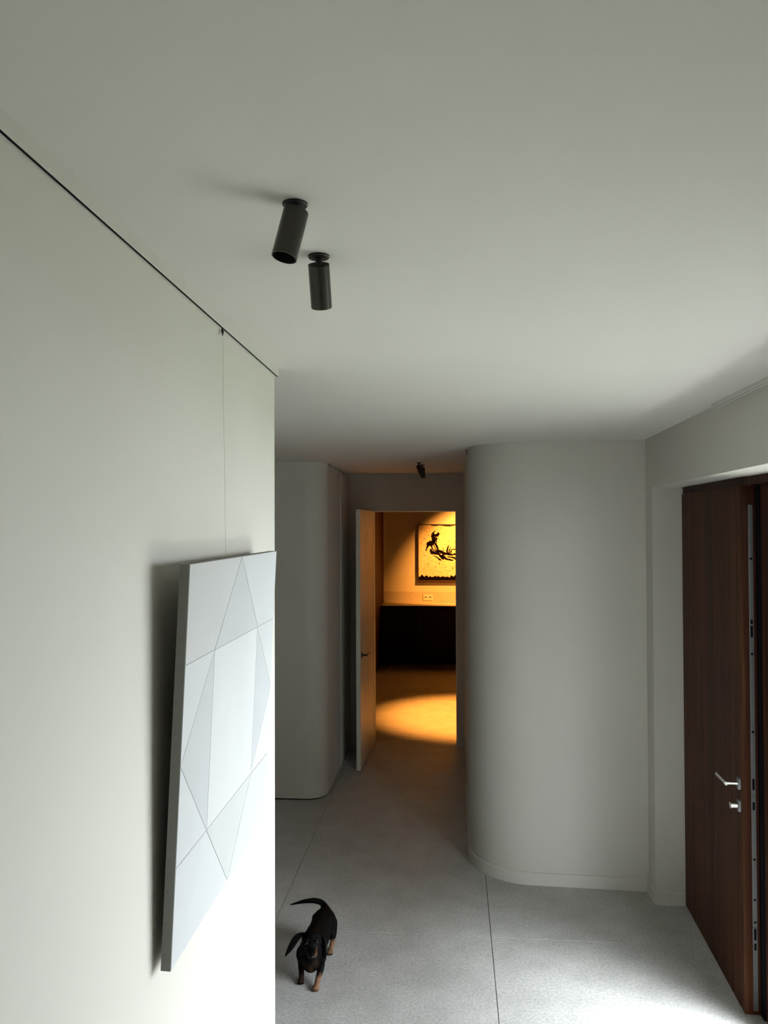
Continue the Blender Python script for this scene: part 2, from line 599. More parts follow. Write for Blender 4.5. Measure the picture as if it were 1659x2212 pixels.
def hook(name, p, label, wire_to, wlabel):
    bm = bmesh.new()
    add_box(bm, (p[0] - 0.002, p[1] - 0.004, p[2]), (p[0] + 0.003, p[1] + 0.004, p[2] + 0.030), 0.0008)
    add_cyl(bm, (p[0] + 0.0005, p[1], p[2] + 0.001), (p[0] + 0.0005, p[1], p[2] - 0.006), 0.0022, 0.0012, 10)
    o = from_bm(name, bm, M['black_metal'], origin=p)
    tag(o, label, 'hook')
    bm = bmesh.new()
    add_cyl(bm, (p[0] + 0.0005, p[1], p[2] - 0.005), wire_to, 0.0005, seg=6)
    o = from_bm('hanging_wire', bm, M['wire'], origin=wire_to)
    tag(o, wlabel, 'wire')


hook('rail_hook', (-0.5725, 1.915, 2.692), 'small dark hook clipped in the left picture rail',
     (-0.5325, 1.81, 2.095), 'thin steel wire holding the white canvas on the left wall')
hook('rail_hook', (0.0900, 5.30, 2.690), 'tiny dark hook at the top of the rounded wall edge',
     (0.070, 5.42, 1.9), 'thin wire hanging along the rounded wall by the corridor')

# ------------------------------------------------------------------ inner door, standing open into the corridor
d1 = empty('door_1', (-0.845, 7.48, 0))
struct(d1, 'pale flush door standing open into the corridor, lit orange', 'door')
hA, hB = Vector((-0.806, 7.880)), Vector((-0.841, 7.067))
dv = (hB - hA).normalized(); nv = Vector((dv.y, -dv.x))           # nv points to -x
if nv.x > 0: nv = -nv
q = [hA, hB, hB + nv * 0.038, hA + nv * 0.038]
bm = bmesh.new()
add_prism(bm, [tuple(v) for v in q], 0.010, 2.357)
from_bm('leaf', bm, M['leaf'], d1)
e0 = hB + dv * 0.0005
q = [e0, e0 + dv * 0.0015, e0 + dv * 0.0015 + nv * 0.038, e0 + nv * 0.038]
bm = bmesh.new()
add_prism(bm, [tuple(v) for v in q], 0.010, 2.357)
o = from_bm('edge_band', bm, M['leaf_edge'], d1)
hp = hB - dv * 0.065
bm = bmesh.new()
c3 = Vector((hp.x, hp.y, 1.035))
add_cyl(bm, c3, c3 + Vector((0.008, 0, 0)), 0.026, seg=24)
add_cyl(bm, c3, c3 + Vector((0.050, 0, 0)), 0.008, seg=14)
l0 = c3 + Vector((0.048, -0.006, 0))
add_cyl(bm, l0, l0 + Vector((0.004, 0.125, 0.004)), 0.0085, 0.0075, seg=14)
o = from_bm('door_handle', bm, M['black_metal'], d1)
tag(o, 'black lever handle')
smooth_obj(o)

# ------------------------------------------------------------------ dark wooden entrance door
d2 = empty('door_2', (1.31, 4.22, 0))
struct(d2, 'dark brown plank entrance door standing slightly open at the right', 'door')
LA, LB = Vector((1.3275, 4.728)), Vector((1.2935, 3.700))          # hinge side, lock side (room face)
lv = (LB - LA); LW = lv.length; lv.normalize()
ln = Vector((-lv.y, lv.x))
if ln.x < 0: ln = -ln                                              # towards outside
LZ0, LZ1 = 0.012, 2.388
bm = bmesh.new()
cor = [LA + ln * 0.018, LB + ln * 0.018, LB + ln * 0.068, LA + ln * 0.068]
add_prism(bm, [tuple(v) for v in cor], LZ0, LZ1)
from_bm('door_core', bm, M['wood_frame'], d2)
NP = 9
ps = [0.0, 0.088, 0.204, 0.332, 0.464, 0.594, 0.722, 0.862, 0.975, LW]
for i in range(NP):
    a, b_ = ps[i] + 0.0008, ps[i + 1] - 0.0008
    bvl = 0.0022 if i < 8 else 0.004
    p0, p1 = LA + lv * a, LA + lv * b_
    prof = [p0 + ln * 0.018, p0 + ln * bvl, p0 + lv * bvl, p1 - lv * bvl, p1 + ln * bvl, p1 + ln * 0.018]
    bm = bmesh.new()
    add_prism(bm, [tuple(v) for v in prof], LZ0, LZ1)
    mp = (p0 + p1) / 2
    from_bm('plank', bm, M['wood'], d2, origin=(mp.x, mp.y, LZ0))
# lock faceplate in the near edge
def edge_pt(t, out, z):
    p = LB + ln * t + lv * out
    return Vector((p.x, p.y, z))


bm = bmesh.new()
for z0, z1 in ((0.03, 0.40), (0.402, 0.985), (0.987, 1.30), (1.302, 1.75), (1.752, 2.30)):
    a = [LB + ln * 0.036, LB + ln * 0.056, LB + ln * 0.056 + lv * 0.003, LB + ln * 0.036 + lv * 0.003]
    add_prism(bm, [tuple(v) for v in a], z0, z1)
o = from_bm('lock_strip', bm, M['steel_dull'], d2)
tag(o, 'long steel lock plate on the door edge')
bm = bmesh.new()
for z, h in ((0.30, 0.03), (0.345, 0.05), (0.42, 0.008), (0.52, 0.008), (0.70, 0.008), (0.925, 0.035), (1.015, 0.05),
             (1.27, 0.01), (1.62, 0.01), (1.70, 0.05), (1.76, 0.02), (2.05, 0.01)):
    a = [LB + ln * 0.041 + lv * 0.003, LB + ln * 0.051 + lv * 0.003, LB + ln * 0.051 + lv * 0.0045, LB + ln * 0.041 + lv * 0.0045]
    add_prism(bm, [tuple(v) for v in a], z, z + h)
from_bm('lock_opening', bm, M['slot'], d2)
# lever handle
hd = empty('door_handle', (0, 0, 0)); hd.parent = d2
hc = LA + lv * (LW - 0.036)
hd.location = Vector((hc.x, hc.y, 1.03)) - d2.location


def hpt(along, out, z):      # along = towards hinge, out = into the room
    p = -lv * along - ln * out
    return Vector((p.x, p.y, z))


def local_part(name, bm, mat, par, ang=40):
    bmesh.ops.recalc_face_normals(bm, faces=bm.faces)
    me = bpy.data.meshes.new(name); bm.to_mesh(me); bm.free()
    o = link(name, me, mat, par)
    smooth_obj(o, ang)
    return o


def rosette(par, z, h=0.056, wd=0.030):
    bm = bmesh.new()
    n = 20
    ring = []
    for i in range(n):
        t = 2 * math.pi * i / n
        ex = 0.5
        cx_ = math.copysign(abs(math.cos(t)) ** ex, math.cos(t)) * wd / 2
        cz_ = math.copysign(abs(math.sin(t)) ** ex, math.sin(t)) * h / 2
        ring.append((cx_, cz_))
    A = [bm.verts.new(hpt(c, 0.0, z + s)) for c, s in ring]
    B = [bm.verts.new(hpt(c, 0.009, z + s)) for c, s in ring]
    C_ = [bm.verts.new(hpt(c * 0.9, 0.011, z + s * 0.94)) for c, s in ring]
    for r0, r1 in ((A, B), (B, C_)):
        for i in range(n):
            bm.faces.new((r0[i], r0[(i + 1) % n], r1[(i + 1) % n], r1[i]))
    bm.faces.new(C_)
    return local_part('rosette', bm, M['steel_dull'], par)


rosette(hd, 0)
bm = bmesh.new()
add_cyl(bm, hpt(0, 0.010, 0), hpt(0, 0.062, 0), 0.0085, seg=20)
add_cyl(bm, hpt(-0.004, 0.060, -0.001), hpt(0.135, 0.062, 0.0), 0.0085, seg=20)
local_part('lever', bm, M['steel'], hd)
rosette(hd, -0.100)
bm = bmesh.new()
add_cyl(bm, hpt(0, 0.010, -0.100), hpt(0, 0.016, -0.100), 0.008, seg=16)
add_cyl(bm, hpt(0, 0.015, -0.100), hpt(0, 0.044, -0.100), 0.0150, seg=24)
local_part('thumb_turn', bm, M['steel'], hd)

# entrance frame: head, hinge jamb, black gap post, glazed sidelight
fr = empty('trim_6', (1.38, 3.4, 0))
struct(fr, 'dark wooden frame of the entrance door and its glazed side panel', 'frame')
box('head_rail', (1.338, 1.61, 2.392), (1.47, 4.738, 2.428), M['wood_frame'], fr)
box('head_light_stop', (1.400, 3.672, 2.350), (1.47, 4.690, 2.392), M['wood_frame'], fr)  # added behind the head to block sky leaking over the leaf
box('hinge_post', (1.402, 4.690, 0.0), (1.47, 4.738, 2.392), M['wood_frame'], fr)
o = box('gap_block_post', (1.3665, 3.673, 0.0), (1.47, 3.760, 2.392), M['slot'], fr)  # black post added to block the sky visible through this gap
tag(o, 'black post added to close the gap beside the door edge')
box('door_post', (1.374, 3.60, 0.0), (1.47, 3.672, 2.392), M['wood_frame'], fr, 0.004)
box('post_moulding', (1.364, 3.61, 0.0), (1.374, 3.635, 2.392), M['wood'], fr, 0.003)
box('threshold', (1.35, 1.61, -0.0), (1.47, 3.60, 0.03), M['steel_dull'], fr)
box('sill_step', (1.402, 3.715, 0.0), (1.47, 4.690, 0.010), M['steel_dull'], fr)

w1 = empty('window_1', (1.39, 2.6, 0.03))
struct(w1, 'glazed side panel beside the entrance door', 'window')
bm = bmesh.new()
YA, YB, ZA, ZB = 1.61, 3.60, 0.03, 2.392
add_box(bm, (1.36, YA, ZA), (1.43, YB, ZA + 0.06))
add_box(bm, (1.36, YA, ZB - 0.06), (1.43, YB, ZB))
add_box(bm, (1.36, YA, ZA + 0.06), (1.43, YA + 0.06, ZB - 0.06))
add_box(bm, (1.36, YB - 0.06, ZA + 0.06), (1.43, YB, ZB - 0.06))
from_bm('window_frame', bm, M['wood_frame'], w1)
box('pane', (1.385, YA + 0.055, ZA + 0.055), (1.397, YB - 0.055, ZB - 0.055), M['glass'], w1)

# ------------------------------------------------------------------ ceiling spotlights
def ceiling_spot(loc, top, direction, length, label, group, rad=0.0205):
    t = empty('ceiling_spotlight', (loc[0], loc[1], CEIL - 0.006))
    tag(t, label, 'spotlight', group)
    B = Vector(loc)
    bm = bmesh.new()
    add_cyl(bm, (B.x, B.y, CEIL), (B.x, B.y, CEIL - 0.0025), 0.0205, seg=40)
    add_cyl(bm, (B.x, B.y, CEIL - 0.0025), (B.x, B.y, CEIL - 0.0045), 0.0205, 0.0192, seg=40)
    o = from_bm('ceiling_plate', bm, M['black_metal'], t); smooth_obj(o)
    d = Vector(direction).normalized()
    T = Vector(top)
    bm = bmesh.new()
    add_cyl(bm, (B.x, B.y, CEIL - 0.006), T - Vector((0, 0, 0.001)) + d * 0.004, 0.0065, seg=16)
    o = from_bm('joint', bm, M['black_metal'], t); smooth_obj(o)
    # open tube with a closed top and a recessed lens
    bm = bmesh.new()
    E1 = T + d * length
    add_cyl(bm, T, E1, rad, seg=48, caps=False)
    A, _ = add_cyl(bm, T + d * 0.0001, T + d * 0.0002, rad, seg=48, caps=True)
    a0, a1 = add_cyl(bm, E1, E1 + d * 0.00001, rad, rad - 0.0015, seg=48, caps=False)
    add_cyl(bm, E1, E1 - d * 0.018, rad - 0.0015, rad - 0.003, seg=48, caps=False)
    bmesh.ops.remove_doubles(bm, verts=bm.verts, dist=0.00004)
    o = from_bm('lamp_tube', bm, M['spot_body'], t); smooth_obj(o)
    bm = bmesh.new()
    add_cyl(bm, E1 - d * 0.020, E1 - d * 0.017, rad - 0.0012, seg=32)
    o = from_bm('lens', bm, M['black_metal'], t)
    return t


ceiling_spot((-0.252, 1.243, CEIL), (-0.2495, 1.239, 2.7155), (-0.215, -0.16, -1.0), 0.081,
             'black tube spotlight tilted to the left, the nearer one of the pair on the ceiling', 'black spotlights near the left wall')
ceiling_spot((-0.256, 1.490, CEIL), (-0.2545, 1.4815, 2.7105), (-0.025, 0.54, -0.84), 0.083,
             'black tube spotlight pointing away, hanging clear below its plate, second of the near pair', 'black spotlights near the left wall')
ceiling_spot((-0.281, 6.47, CEIL), (-0.287, 6.465, 2.706), (0.34, 0.10, -0.9), 0.080,
             'small dark spotlight on the corridor ceiling, tilted to the right', 'spotlights on the corridor ceiling')
ceiling_spot((-0.262, 6.72, CEIL), (-0.260, 6.715, 2.704), (0.02, -0.10, -1), 0.086,
             'small dark upright spotlight on the corridor ceiling, behind the tilted one', 'spotlights on the corridor ceiling')

# ------------------------------------------------------------------ white geometric canvas on the left wall
cv = empty('canvas_painting', (0, 0, 0))
tag(cv, 'square off-white canvas of pale triangles hanging tilted on the left wall', 'painting')
S = 0.776
yn, z0c, z1c = 1.472, 1.362, 2.137
ob, ot = 0.034, 0.071                                   # front face distance from the wall, bottom and top
Zax = Vector((ot - ob, 0, z1c - z0c)).normalized()
Yax = Vector((-0.0103, 1, 0)).normalized()
Xax = Yax.cross(Zax).normalized()
org = Vector((xl(yn) + ob, yn, z0c))                    # near bottom front corner
cv.matrix_world = Matrix(((Xax.x, Yax.x, Zax.x, org.x), (Xax.y, Yax.y, Zax.y, org.y), (Xax.z, Yax.z, Zax.z, org.z), (0, 0, 0, 1)))
TH = 0.020


def canvas_mat(name, col, sc=1.0):
    m = bpy.data.materials.new(name)
    N, L, b = nodes_of(m)
    v = mapped(N, L)
    c2 = tuple(x * 0.965 for x in col)
    L.new(ramp(N, L, noise(N, L, 6, 6, 0.6, v), [(0.35, c2), (0.65, col)]), b.inputs['Base Color'])
    b.inputs['Roughness'].default_value = 0.85
    b.inputs['Specular IOR Level'].default_value = 0.15
    mp = mapped(N, L, (1, 1, 6))
    bump(N, L, b, noise(N, L, 90, 3, 0.7, mp), 0.12, 0.001)
    return m


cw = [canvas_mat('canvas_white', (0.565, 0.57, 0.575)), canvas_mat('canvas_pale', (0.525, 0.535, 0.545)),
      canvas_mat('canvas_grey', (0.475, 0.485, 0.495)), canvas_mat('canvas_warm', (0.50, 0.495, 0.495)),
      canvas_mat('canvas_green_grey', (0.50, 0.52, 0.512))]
pencil = plain('pencil_line', (0.42, 0.42, 0.42), 0.9)
side_m = plain('raw_canvas_side', (0.22, 0.22, 0.205), 0.9, 0, 0.1)
bm = bmesh.new()
add_box(bm, (-TH, 0, 0), (-0.0012, S, S))
me = bpy.data.meshes.new('stretcher_body'); bmesh.ops.recalc_face_normals(bm, faces=bm.faces); bm.to_mesh(me); bm.free()
link('stretcher_body', me, side_m, cv)
# facets of the painted face (u along wall from near edge, v downward)
P = {k: v for k, v in dict(tl=(0, 0), tm=(.5, 0), tr=(1, 0), l1=(0, .25), a=(.25, .25), b=(.75, .25), r1=(1, .25), lm=(0, .5), rm=(1, .5),
                           l2=(0, .75), c=(.25, .75), d=(.75, .75), r2=(1, .75), bl=(0, 1), bm=(.5, 1), br=(1, 1)).items()}
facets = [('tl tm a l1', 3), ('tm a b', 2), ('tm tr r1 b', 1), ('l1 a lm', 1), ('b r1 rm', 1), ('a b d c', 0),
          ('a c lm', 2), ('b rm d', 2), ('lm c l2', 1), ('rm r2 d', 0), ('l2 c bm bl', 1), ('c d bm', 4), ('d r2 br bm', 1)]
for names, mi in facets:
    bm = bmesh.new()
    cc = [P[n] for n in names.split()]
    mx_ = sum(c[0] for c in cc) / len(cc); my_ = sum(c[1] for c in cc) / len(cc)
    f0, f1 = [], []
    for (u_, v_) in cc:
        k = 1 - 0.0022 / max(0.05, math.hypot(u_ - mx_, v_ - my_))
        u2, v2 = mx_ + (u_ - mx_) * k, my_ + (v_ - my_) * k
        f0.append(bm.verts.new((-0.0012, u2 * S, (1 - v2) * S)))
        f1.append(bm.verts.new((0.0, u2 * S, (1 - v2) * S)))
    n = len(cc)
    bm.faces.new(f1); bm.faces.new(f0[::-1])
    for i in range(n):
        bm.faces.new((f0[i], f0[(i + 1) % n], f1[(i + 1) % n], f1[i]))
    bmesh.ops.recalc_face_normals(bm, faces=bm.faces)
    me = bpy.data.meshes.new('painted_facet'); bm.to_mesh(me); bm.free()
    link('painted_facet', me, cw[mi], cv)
bm = bmesh.new()
add_box(bm, (-0.0012, 0, 0), (-0.0009, S, S))
me = bpy.data.meshes.new('canvas_ground'); bmesh.ops.recalc_face_normals(bm, faces=bm.faces); bm.to_mesh(me); bm.free()
link('canvas_ground', me, plain('pencil_grey_ground', (0.36, 0.36, 0.355), 0.9), cv)
bm = bmesh.new()
add_cyl(bm, (0, -0.0008, 0), (0, 0.0, 0), 0.0016, seg=8)
tack_me = bpy.data.meshes.new('tack'); bm.to_mesh(tack_me); bm.free()
tack_me.materials.append(plain('dull_tack', (0.15, 0.145, 0.13), 0.6))
for k in range(13):
    o = bpy.data.objects.new('tack', tack_me)
    COL.objects.link(o); o.parent = cv
    o.location = (-TH * 0.72, 0, 0.03 + k * 0.06)

# ------------------------------------------------------------------ kitchen seen through the doorway
cabs = [(-1.165, -0.572), (-0.572, 0.028), (0.028, 0.628), (0.628, 1.228)]
cl = ['dark kitchen base cabinet at the left end under the worktop', 'dark reddish kitchen base cabinet under the painting',
      'dark kitchen base cabinet hidden behind the right door jamb', 'dark kitchen base cabinet furthest right, behind the wall']
for (x0, x1), lb in zip(cabs, cl):
    t = empty('base_cabinet', ((x0 + x1) / 2, 12.8, 0))
    tag(t, lb, 'cabinet', 'kitchen base cabinets')
    box('body', (x0 + 0.001, 12.54, 0.08), (x1 - 0.001, 13.10, 0.905), M['cabinet'], t)
    box('plinth', (x0 + 0.001, 12.60, 0.0), (x1 - 0.001, 13.05, 0.08), M['cabinet'], t)
    box('door', (x0 + 0.003, 12.518, 0.085), (x1 - 0.003, 12.54, 0.900), M['cabinet_door'] if x0 > -1 else M['cabinet'], t, 0.001)
wt = box('worktop', (-1.165, 12.506, 0.906), (1.23, 13.10, 0.938), M['splash'], None, 0.002)
tag(wt, 'long pale stone kitchen worktop on dark cabinets', 'worktop')
o = box('edge_shade_strip', (-1.165, 12.498, 0.906), (1.23, 12.5055, 0.936), M['cabinet'], wt)  # near-black strip paints the shade on the worktop front
tag(o, 'worktop front edge painted dark for its shade')
bs = box('backsplash', (-1.157, 13.080, 0.939), (1.23, 13.10, 1.118), M['splash'], None, 0.001)
tag(bs, 'low speckled stone upstand behind the worktop', 'backsplash')

so = empty('power_socket', (-0.428, 13.08, 1.02))
tag(so, 'double white power socket set in the upstand below the painting', 'socket')
bm = bmesh.new()
add_box(bm, (-0.506, 13.070, 0.974), (-0.350, 13.080, 1.064), 0.003)
from_bm('cover_plate', bm, M['plastic'], so)
for sx in (-0.465, -0.391):
    bm = bmesh.new()
    add_cyl(bm, (sx, 13.0698, 1.019), (sx, 13.0690, 1.019), 0.0215, 0.0205, seg=28)
    ring = from_bm('socket_well', bm, plain('socket_shadow', (0.10, 0.07, 0.05), 0.6), so)
    bm = bmesh.new()
    for i in range(10):
        pass
    add_cyl(bm, (sx, 13.0690, 1.010), (sx, 13.0680, 1.010), 0.0135, seg=20)
    from_bm('socket_face', bm, M['plastic'], so)

# brush painting
bp = empty('brush_painting', (0.0, 13.10, 1.26))
tag(bp, 'cream painting with a rough black brush figure, lit by a warm spotlight', 'painting')
PX0, PX1, PZ0, PZ1 = -0.590, 0.62, 1.262, 2.232
FRM = plain('dark_picture_frame', (0.03, 0.012, 0.008), 0.6)
bm = bmesh.new()
add_box(bm, (PX0, 13.055, PZ0), (PX0 + 0.012, 13.10, PZ1))
add_box(bm, (PX1 - 0.012, 13.055, PZ0), (PX1, 13.10, PZ1))
add_box(bm, (PX0 + 0.012, 13.055, PZ0), (PX1 - 0.012, 13.10, PZ0 + 0.014))
add_box(bm, (PX0 + 0.012, 13.055, PZ1 - 0.010), (PX1 - 0.012, 13.10, PZ1))
from_bm('picture_frame', bm, FRM, bp)
cm = bpy.data.materials.new('cream_paint')
N, L, b = nodes_of(cm)
v = mapped(N, L)
base = ramp(N, L, noise(N, L, 3.2, 6, 0.7, v), [(0.3, (0.62, 0.55, 0.40)), (0.7, (0.80, 0.76, 0.62))])
scr = ramp(N, L, noise(N, L, 14, 9, 0.85, mapped(N, L, (1, 1, 1.7)), 2.0), [(0.54, (1, 1, 1)), (0.60, (0.30, 0.18, 0.09))])
mu = N.new('ShaderNodeMix'); mu.data_type = 'RGBA'; mu.blend_type = 'MULTIPLY'; mu.inputs[0].default_value = 1
L.new(base, mu.inputs[6]); L.new(scr, mu.inputs[7]); L.new(mu.outputs[2], b.inputs['Base Color'])
b.inputs['Roughness'].default_value = 0.7
box('canvas', (PX0 + 0.012, 13.068, PZ0 + 0.014), (PX1 - 0.012, 13.10, PZ1 - 0.010), cm, bp)
INK = plain('black_paint', (0.0035, 0.0018, 0.0014), 0.8, 0, 0.03)
SC = 1.0 / 10.05                                   # photo crop units -> picture pixels


def pt(cx_, cy_):                                   # sketch coordinates -> metres on the canvas
    return (PX0 + (cx_ - 225) * 0.00076, PZ1 - (cy_ - 255) * 0.000785)


rnd = random.Random(5)


def brush(path, widths, rough=0.35, y=13.0665):
    """one dry brush stroke: ragged flat ribbon of raised paint"""
    bm = bmesh.new()
    pts_ = []
    for i in range(len(path) - 1):
        k = 7
        for j in range(k):
            t = j / k
            pts_.append(((path[i][0] * (1 - t) + path[i + 1][0] * t), (path[i][1] * (1 - t) + path[i + 1][1] * t),
                         widths[i] * (1 - t) + widths[i + 1] * t))
    pts_.append((*path[-1], widths[-1]))
    Lr, Rr = [], []
    for i, (x, z, w_) in enumerate(pts_):
        a = pts_[max(i - 1, 0)]; c = pts_[min(i + 1, len(pts_) - 1)]
        t = Vector((c[0] - a[0], c[1] - a[1])).normalized()
        n_ = Vector((-t.y, t.x))
        wl_ = w_ / 2 * (1 + rnd.uniform(-rough, rough)); wr_ = w_ / 2 * (1 + rnd.uniform(-rough, rough))
        Lr.append(pt(x + n_.x * wl_, z + n_.y * wl_)); Rr.append(pt(x - n_.x * wr_, z - n_.y * wr_))
    vv = []
    for (lx, lz), (rx, rz) in zip(Lr, Rr):
        vv.append([bm.verts.new((lx, y, lz)), bm.verts.new((rx, y, rz)), bm.verts.new((rx, 13.068, rz)), bm.verts.new((lx, 13.068, lz))])
    for i in range(len(vv) - 1):
        for k in range(4):
            bm.faces.new((vv[i][k], vv[i][(k + 1) % 4], vv[i + 1][(k + 1) % 4], vv[i + 1][k]))
    bm.faces.new(vv[0]); bm.faces.new(vv[-1][::-1])
    from_bm('brush_stroke', bm, INK, bp)


strokes = [
    ([(605, 388), (580, 420), (555, 455), (560, 520), (572, 590), (560, 640)], [10, 26, 60, 95, 80, 60]),
    ([(600, 500), (650, 490), (672, 460), (662, 428)], [60, 62, 58, 30]),
    ([(600, 540), (655, 560), (610, 585), (640, 650)], [40, 14, 40, 12]),
    ([(570, 640), (500, 660), (455, 670), (430, 740), (398, 815)], [80, 110, 78, 40, 22]),
    ([(415, 680), (440, 690)], [16, 24]),
    ([(560, 600), (610, 670), (650, 740), (668, 820)], [26, 46, 40, 34]),
    ([(520, 700), (545, 780), (620, 830), (700, 850)], [40, 22, 26, 30]),
    ([(575, 690), (600, 760), (650, 820)], [16, 14, 24]),
    ([(495, 780), (525, 840), (600, 870), (680, 880), (740, 950), (800, 985)], [40, 82, 56, 46, 60, 50]),
    ([(660, 810), (720, 830), (800, 870), (900, 890), (1000, 900)], [30, 70, 62, 48, 36]),
    ([(750, 900), (800, 950), (850, 990), (960, 1015), (1005, 1005)], [60, 50, 40, 36, 8]),
    ([(560, 920), (640, 950), (700, 1000), (740, 1020)], [8, 26, 34, 10]),
    ([(865, 870), (860, 810), (880, 740), (902, 690)], [40, 40, 26, 10]),
    ([(765, 775), (795, 812)], [10, 16]),
    ([(900, 870), (915, 800), (945, 710)], [34, 22, 8]),
    ([(945, 860), (950, 800), (1000, 780), (1050, 785), (1075, 830)], [30, 20, 16, 24, 20]),
    ([(860, 940), (920, 945), (1000, 960), (1060, 990)], [12, 24, 34, 42]),
    ([(1000, 880), (1050, 895), (1120, 930), (1200, 990), (1300, 1010)], [30, 36, 40, 60, 40]),
    ([(1090, 800), (1180, 760), (1260, 640), (1300, 600)], [20, 40, 50, 14]),
    ([(690, 1050), (697, 1110)], [8, 12]),
    ([(600, 1158), (630, 1158)], [14, 8]), ([(440, 1088), (470, 1098)], [14, 8]), ([(447, 1130), (447, 1160)], [10, 12]),
    ([(975, 1150), (980, 1210)], [8, 10]), ([(800, 542), (815, 545)], [14, 8]), ([(340, 556), (410, 560)], [6, 8]),
    ([(455, 495), (475, 485)], [8, 14]), ([(750, 1030), (765, 1035)], [14, 6]),
    ([(500, 272), (600, 280), (700, 275), (820, 285), (920, 290), (1050, 275)], [8, 26, 10, 22, 30, 6]),
]
for path, wd in strokes:
    brush(path, wd, 0.30)
# ragged dark band along the bottom edge
bm = bmesh.new()
prev = None
xx = 243
mnoise.seed_set(3)
while xx < 1795:
    hgt = 52 + 50 * abs(mnoise.noise(Vector((xx * 0.011, 0, 0)))) * 2 + rnd.uniform(0, 26)
    topz = 1432 - hgt
    a = pt(xx, topz); b2 = pt(xx, 1440)
    cur = [bm.verts.new((a[0], 13.0662, a[1])), bm.verts.new((b2[0], 13.0662, b2[1])), bm.verts.new((b2[0], 13.068, b2[1])), bm.verts.new((a[0], 13.068, a[1]))]
    if prev:
        for k in range(4):
            bm.faces.new((prev[k], prev[(k + 1) % 4], cur[(k + 1) % 4], cur[k]))
    prev = cur
    xx += rnd.uniform(5, 12)
from_bm('brush_stroke', bm, INK, bp)
box('bottom_band', (PX0 + 0.012, 13.066, PZ0 + 0.014), (PX1 - 0.012, 13.068, PZ0 + 0.044), plain('brown_band', (0.035, 0.016, 0.009), 0.8), bp)

# ------------------------------------------------------------------ the dog
def skin_parts(chains):
    """returns an object whose evaluated mesh is the skinned skeleton"""
    me = bpy.data.meshes.new('skeleton')
    vs_, es, rs = [], [], []
    idx = {}
    for ch in chains:
        last = None
        for key, co, r0 in ch:
            if key not in idx:
                idx[key] = len(vs_)
                vs_.append(co); rs.append(r0)
            if last is not None:
                es.append((last, idx[key]))
            last = idx[key]
    me.from_pydata(vs_, es, [])
    o = bpy.data.objects.new('skeleton', me)
    COL.objects.link(o)
    md = o.modifiers.new('skin', 'SKIN')
    md.use_smooth_shade = True
    for i, sv in enumerate(me.skin_vertices[0].data):
        sv.radius = (rs[i], rs[i])
        sv.use_root = (i == 0)
    s = o.modifiers.new('sub', 'SUBSURF'); s.levels = 2; s.render_levels = 2
    return o


def evaluated(o):
    dg = bpy.context.evaluated_depsgraph_get()
    dg.update()
    return bpy.data.meshes.new_from_object(o.evaluated_get(dg), depsgraph=dg)


def ellipsoid(bm, c, r, rot=None, seg=20):
    g = bmesh.ops.create_uvsphere(bm, u_segments=seg, v_segments=seg // 2 + 2, radius=1.0)
    for v in g['verts']:
        p = Vector((v.co.x * r[0], v.co.y * r[1], v.co.z * r[2]))
        if rot is not None:
            p = rot @ p
        v.co = p + Vector(c)


chains = [
    [('pel', (-.688, 4.150, .143), .056), ('s1', (-.688, 4.075, .146), .058), ('s2', (-.695, 3.985, .142), .061), ('s3', (-.702, 3.895, .140), .064),
     ('ch', (-.703, 3.835, .137), .060), ('nk', (-.697, 3.800, .182), .043), ('hd', (-.688, 3.775, .222), .038)],
    [('pel', 0, 0), ('t0', (-.692, 4.200, .178), .019), ('t1', (-.716, 4.202, .198), .017), ('t2', (-.756, 4.192, .209), .0150),
     ('t3', (-.808, 4.178, .208), .0110), ('t4', (-.878, 4.160, .196), .0035)],
    [('ch', 0, 0), ('fl0', (-.748, 3.838, .105), .027), ('fl1', (-.756, 3.852, .070), .019), ('fl2', (-.750, 3.828, .034), .0145), ('fl3', (-.745, 3.806, .014), .0150)],
    [('ch', 0, 0), ('fr0', (-.656, 3.828, .104), .027), ('fr1', (-.650, 3.822, .068), .019), ('fr2', (-.659, 3.782, .036), .0145), ('fr3', (-.663, 3.756, .014), .0150)],
    [('pel', 0, 0), ('hr0', (-.650, 4.140, .108), .036), ('hr1', (-.640, 4.085, .076), .025), ('hr2', (-.640, 4.128, .046), .0135), ('hr3', (-.644, 4.098, .016), .0130), ('hr4', (-.646, 4.070, .012), .0130)],
    [('pel', 0, 0), ('hl0', (-.728, 4.165, .108), .036), ('hl1', (-.742, 4.120, .076), .025), ('hl2', (-.738, 4.175, .046), .0135), ('hl3', (-.740, 4.150, .016), .0130), ('hl4', (-.742, 4.122, .012), .0130)],
]
cooked = []
known = {}
for ch in chains:
    row = []
    for k, c, r0 in ch:
        if c != 0:
            known[k] = (c, r0)
        row.append((k, *known[k]))
    cooked.append(row)
sk = skin_parts(cooked)
skm = evaluated(sk)
bpy.data.objects.remove(sk)
bm = bmesh.new()
bm.from_mesh(skm)
HC = Vector((-.686, 3.762, .232))                       # skull centre
ND = Vector((.16, -.93, -.34)).normalized()              # muzzle direction
UPH = Vector((-.06, -.33, .94)); UPH = (UPH - ND * UPH.dot(ND)).normalized()
RTH = UPH.cross(-ND).normalized()
HS = (1.26, 1.0, 1.16)
HR = Matrix((RTH * HS[0], -ND * HS[1], UPH * HS[2])).transposed()                # columns: right, back, up


def hl(x, y, z):                                        # head-local to world (x right, y forward, z up)
    return HC + RTH * x * HS[0] + ND * y * HS[1] + UPH * z * HS[2]


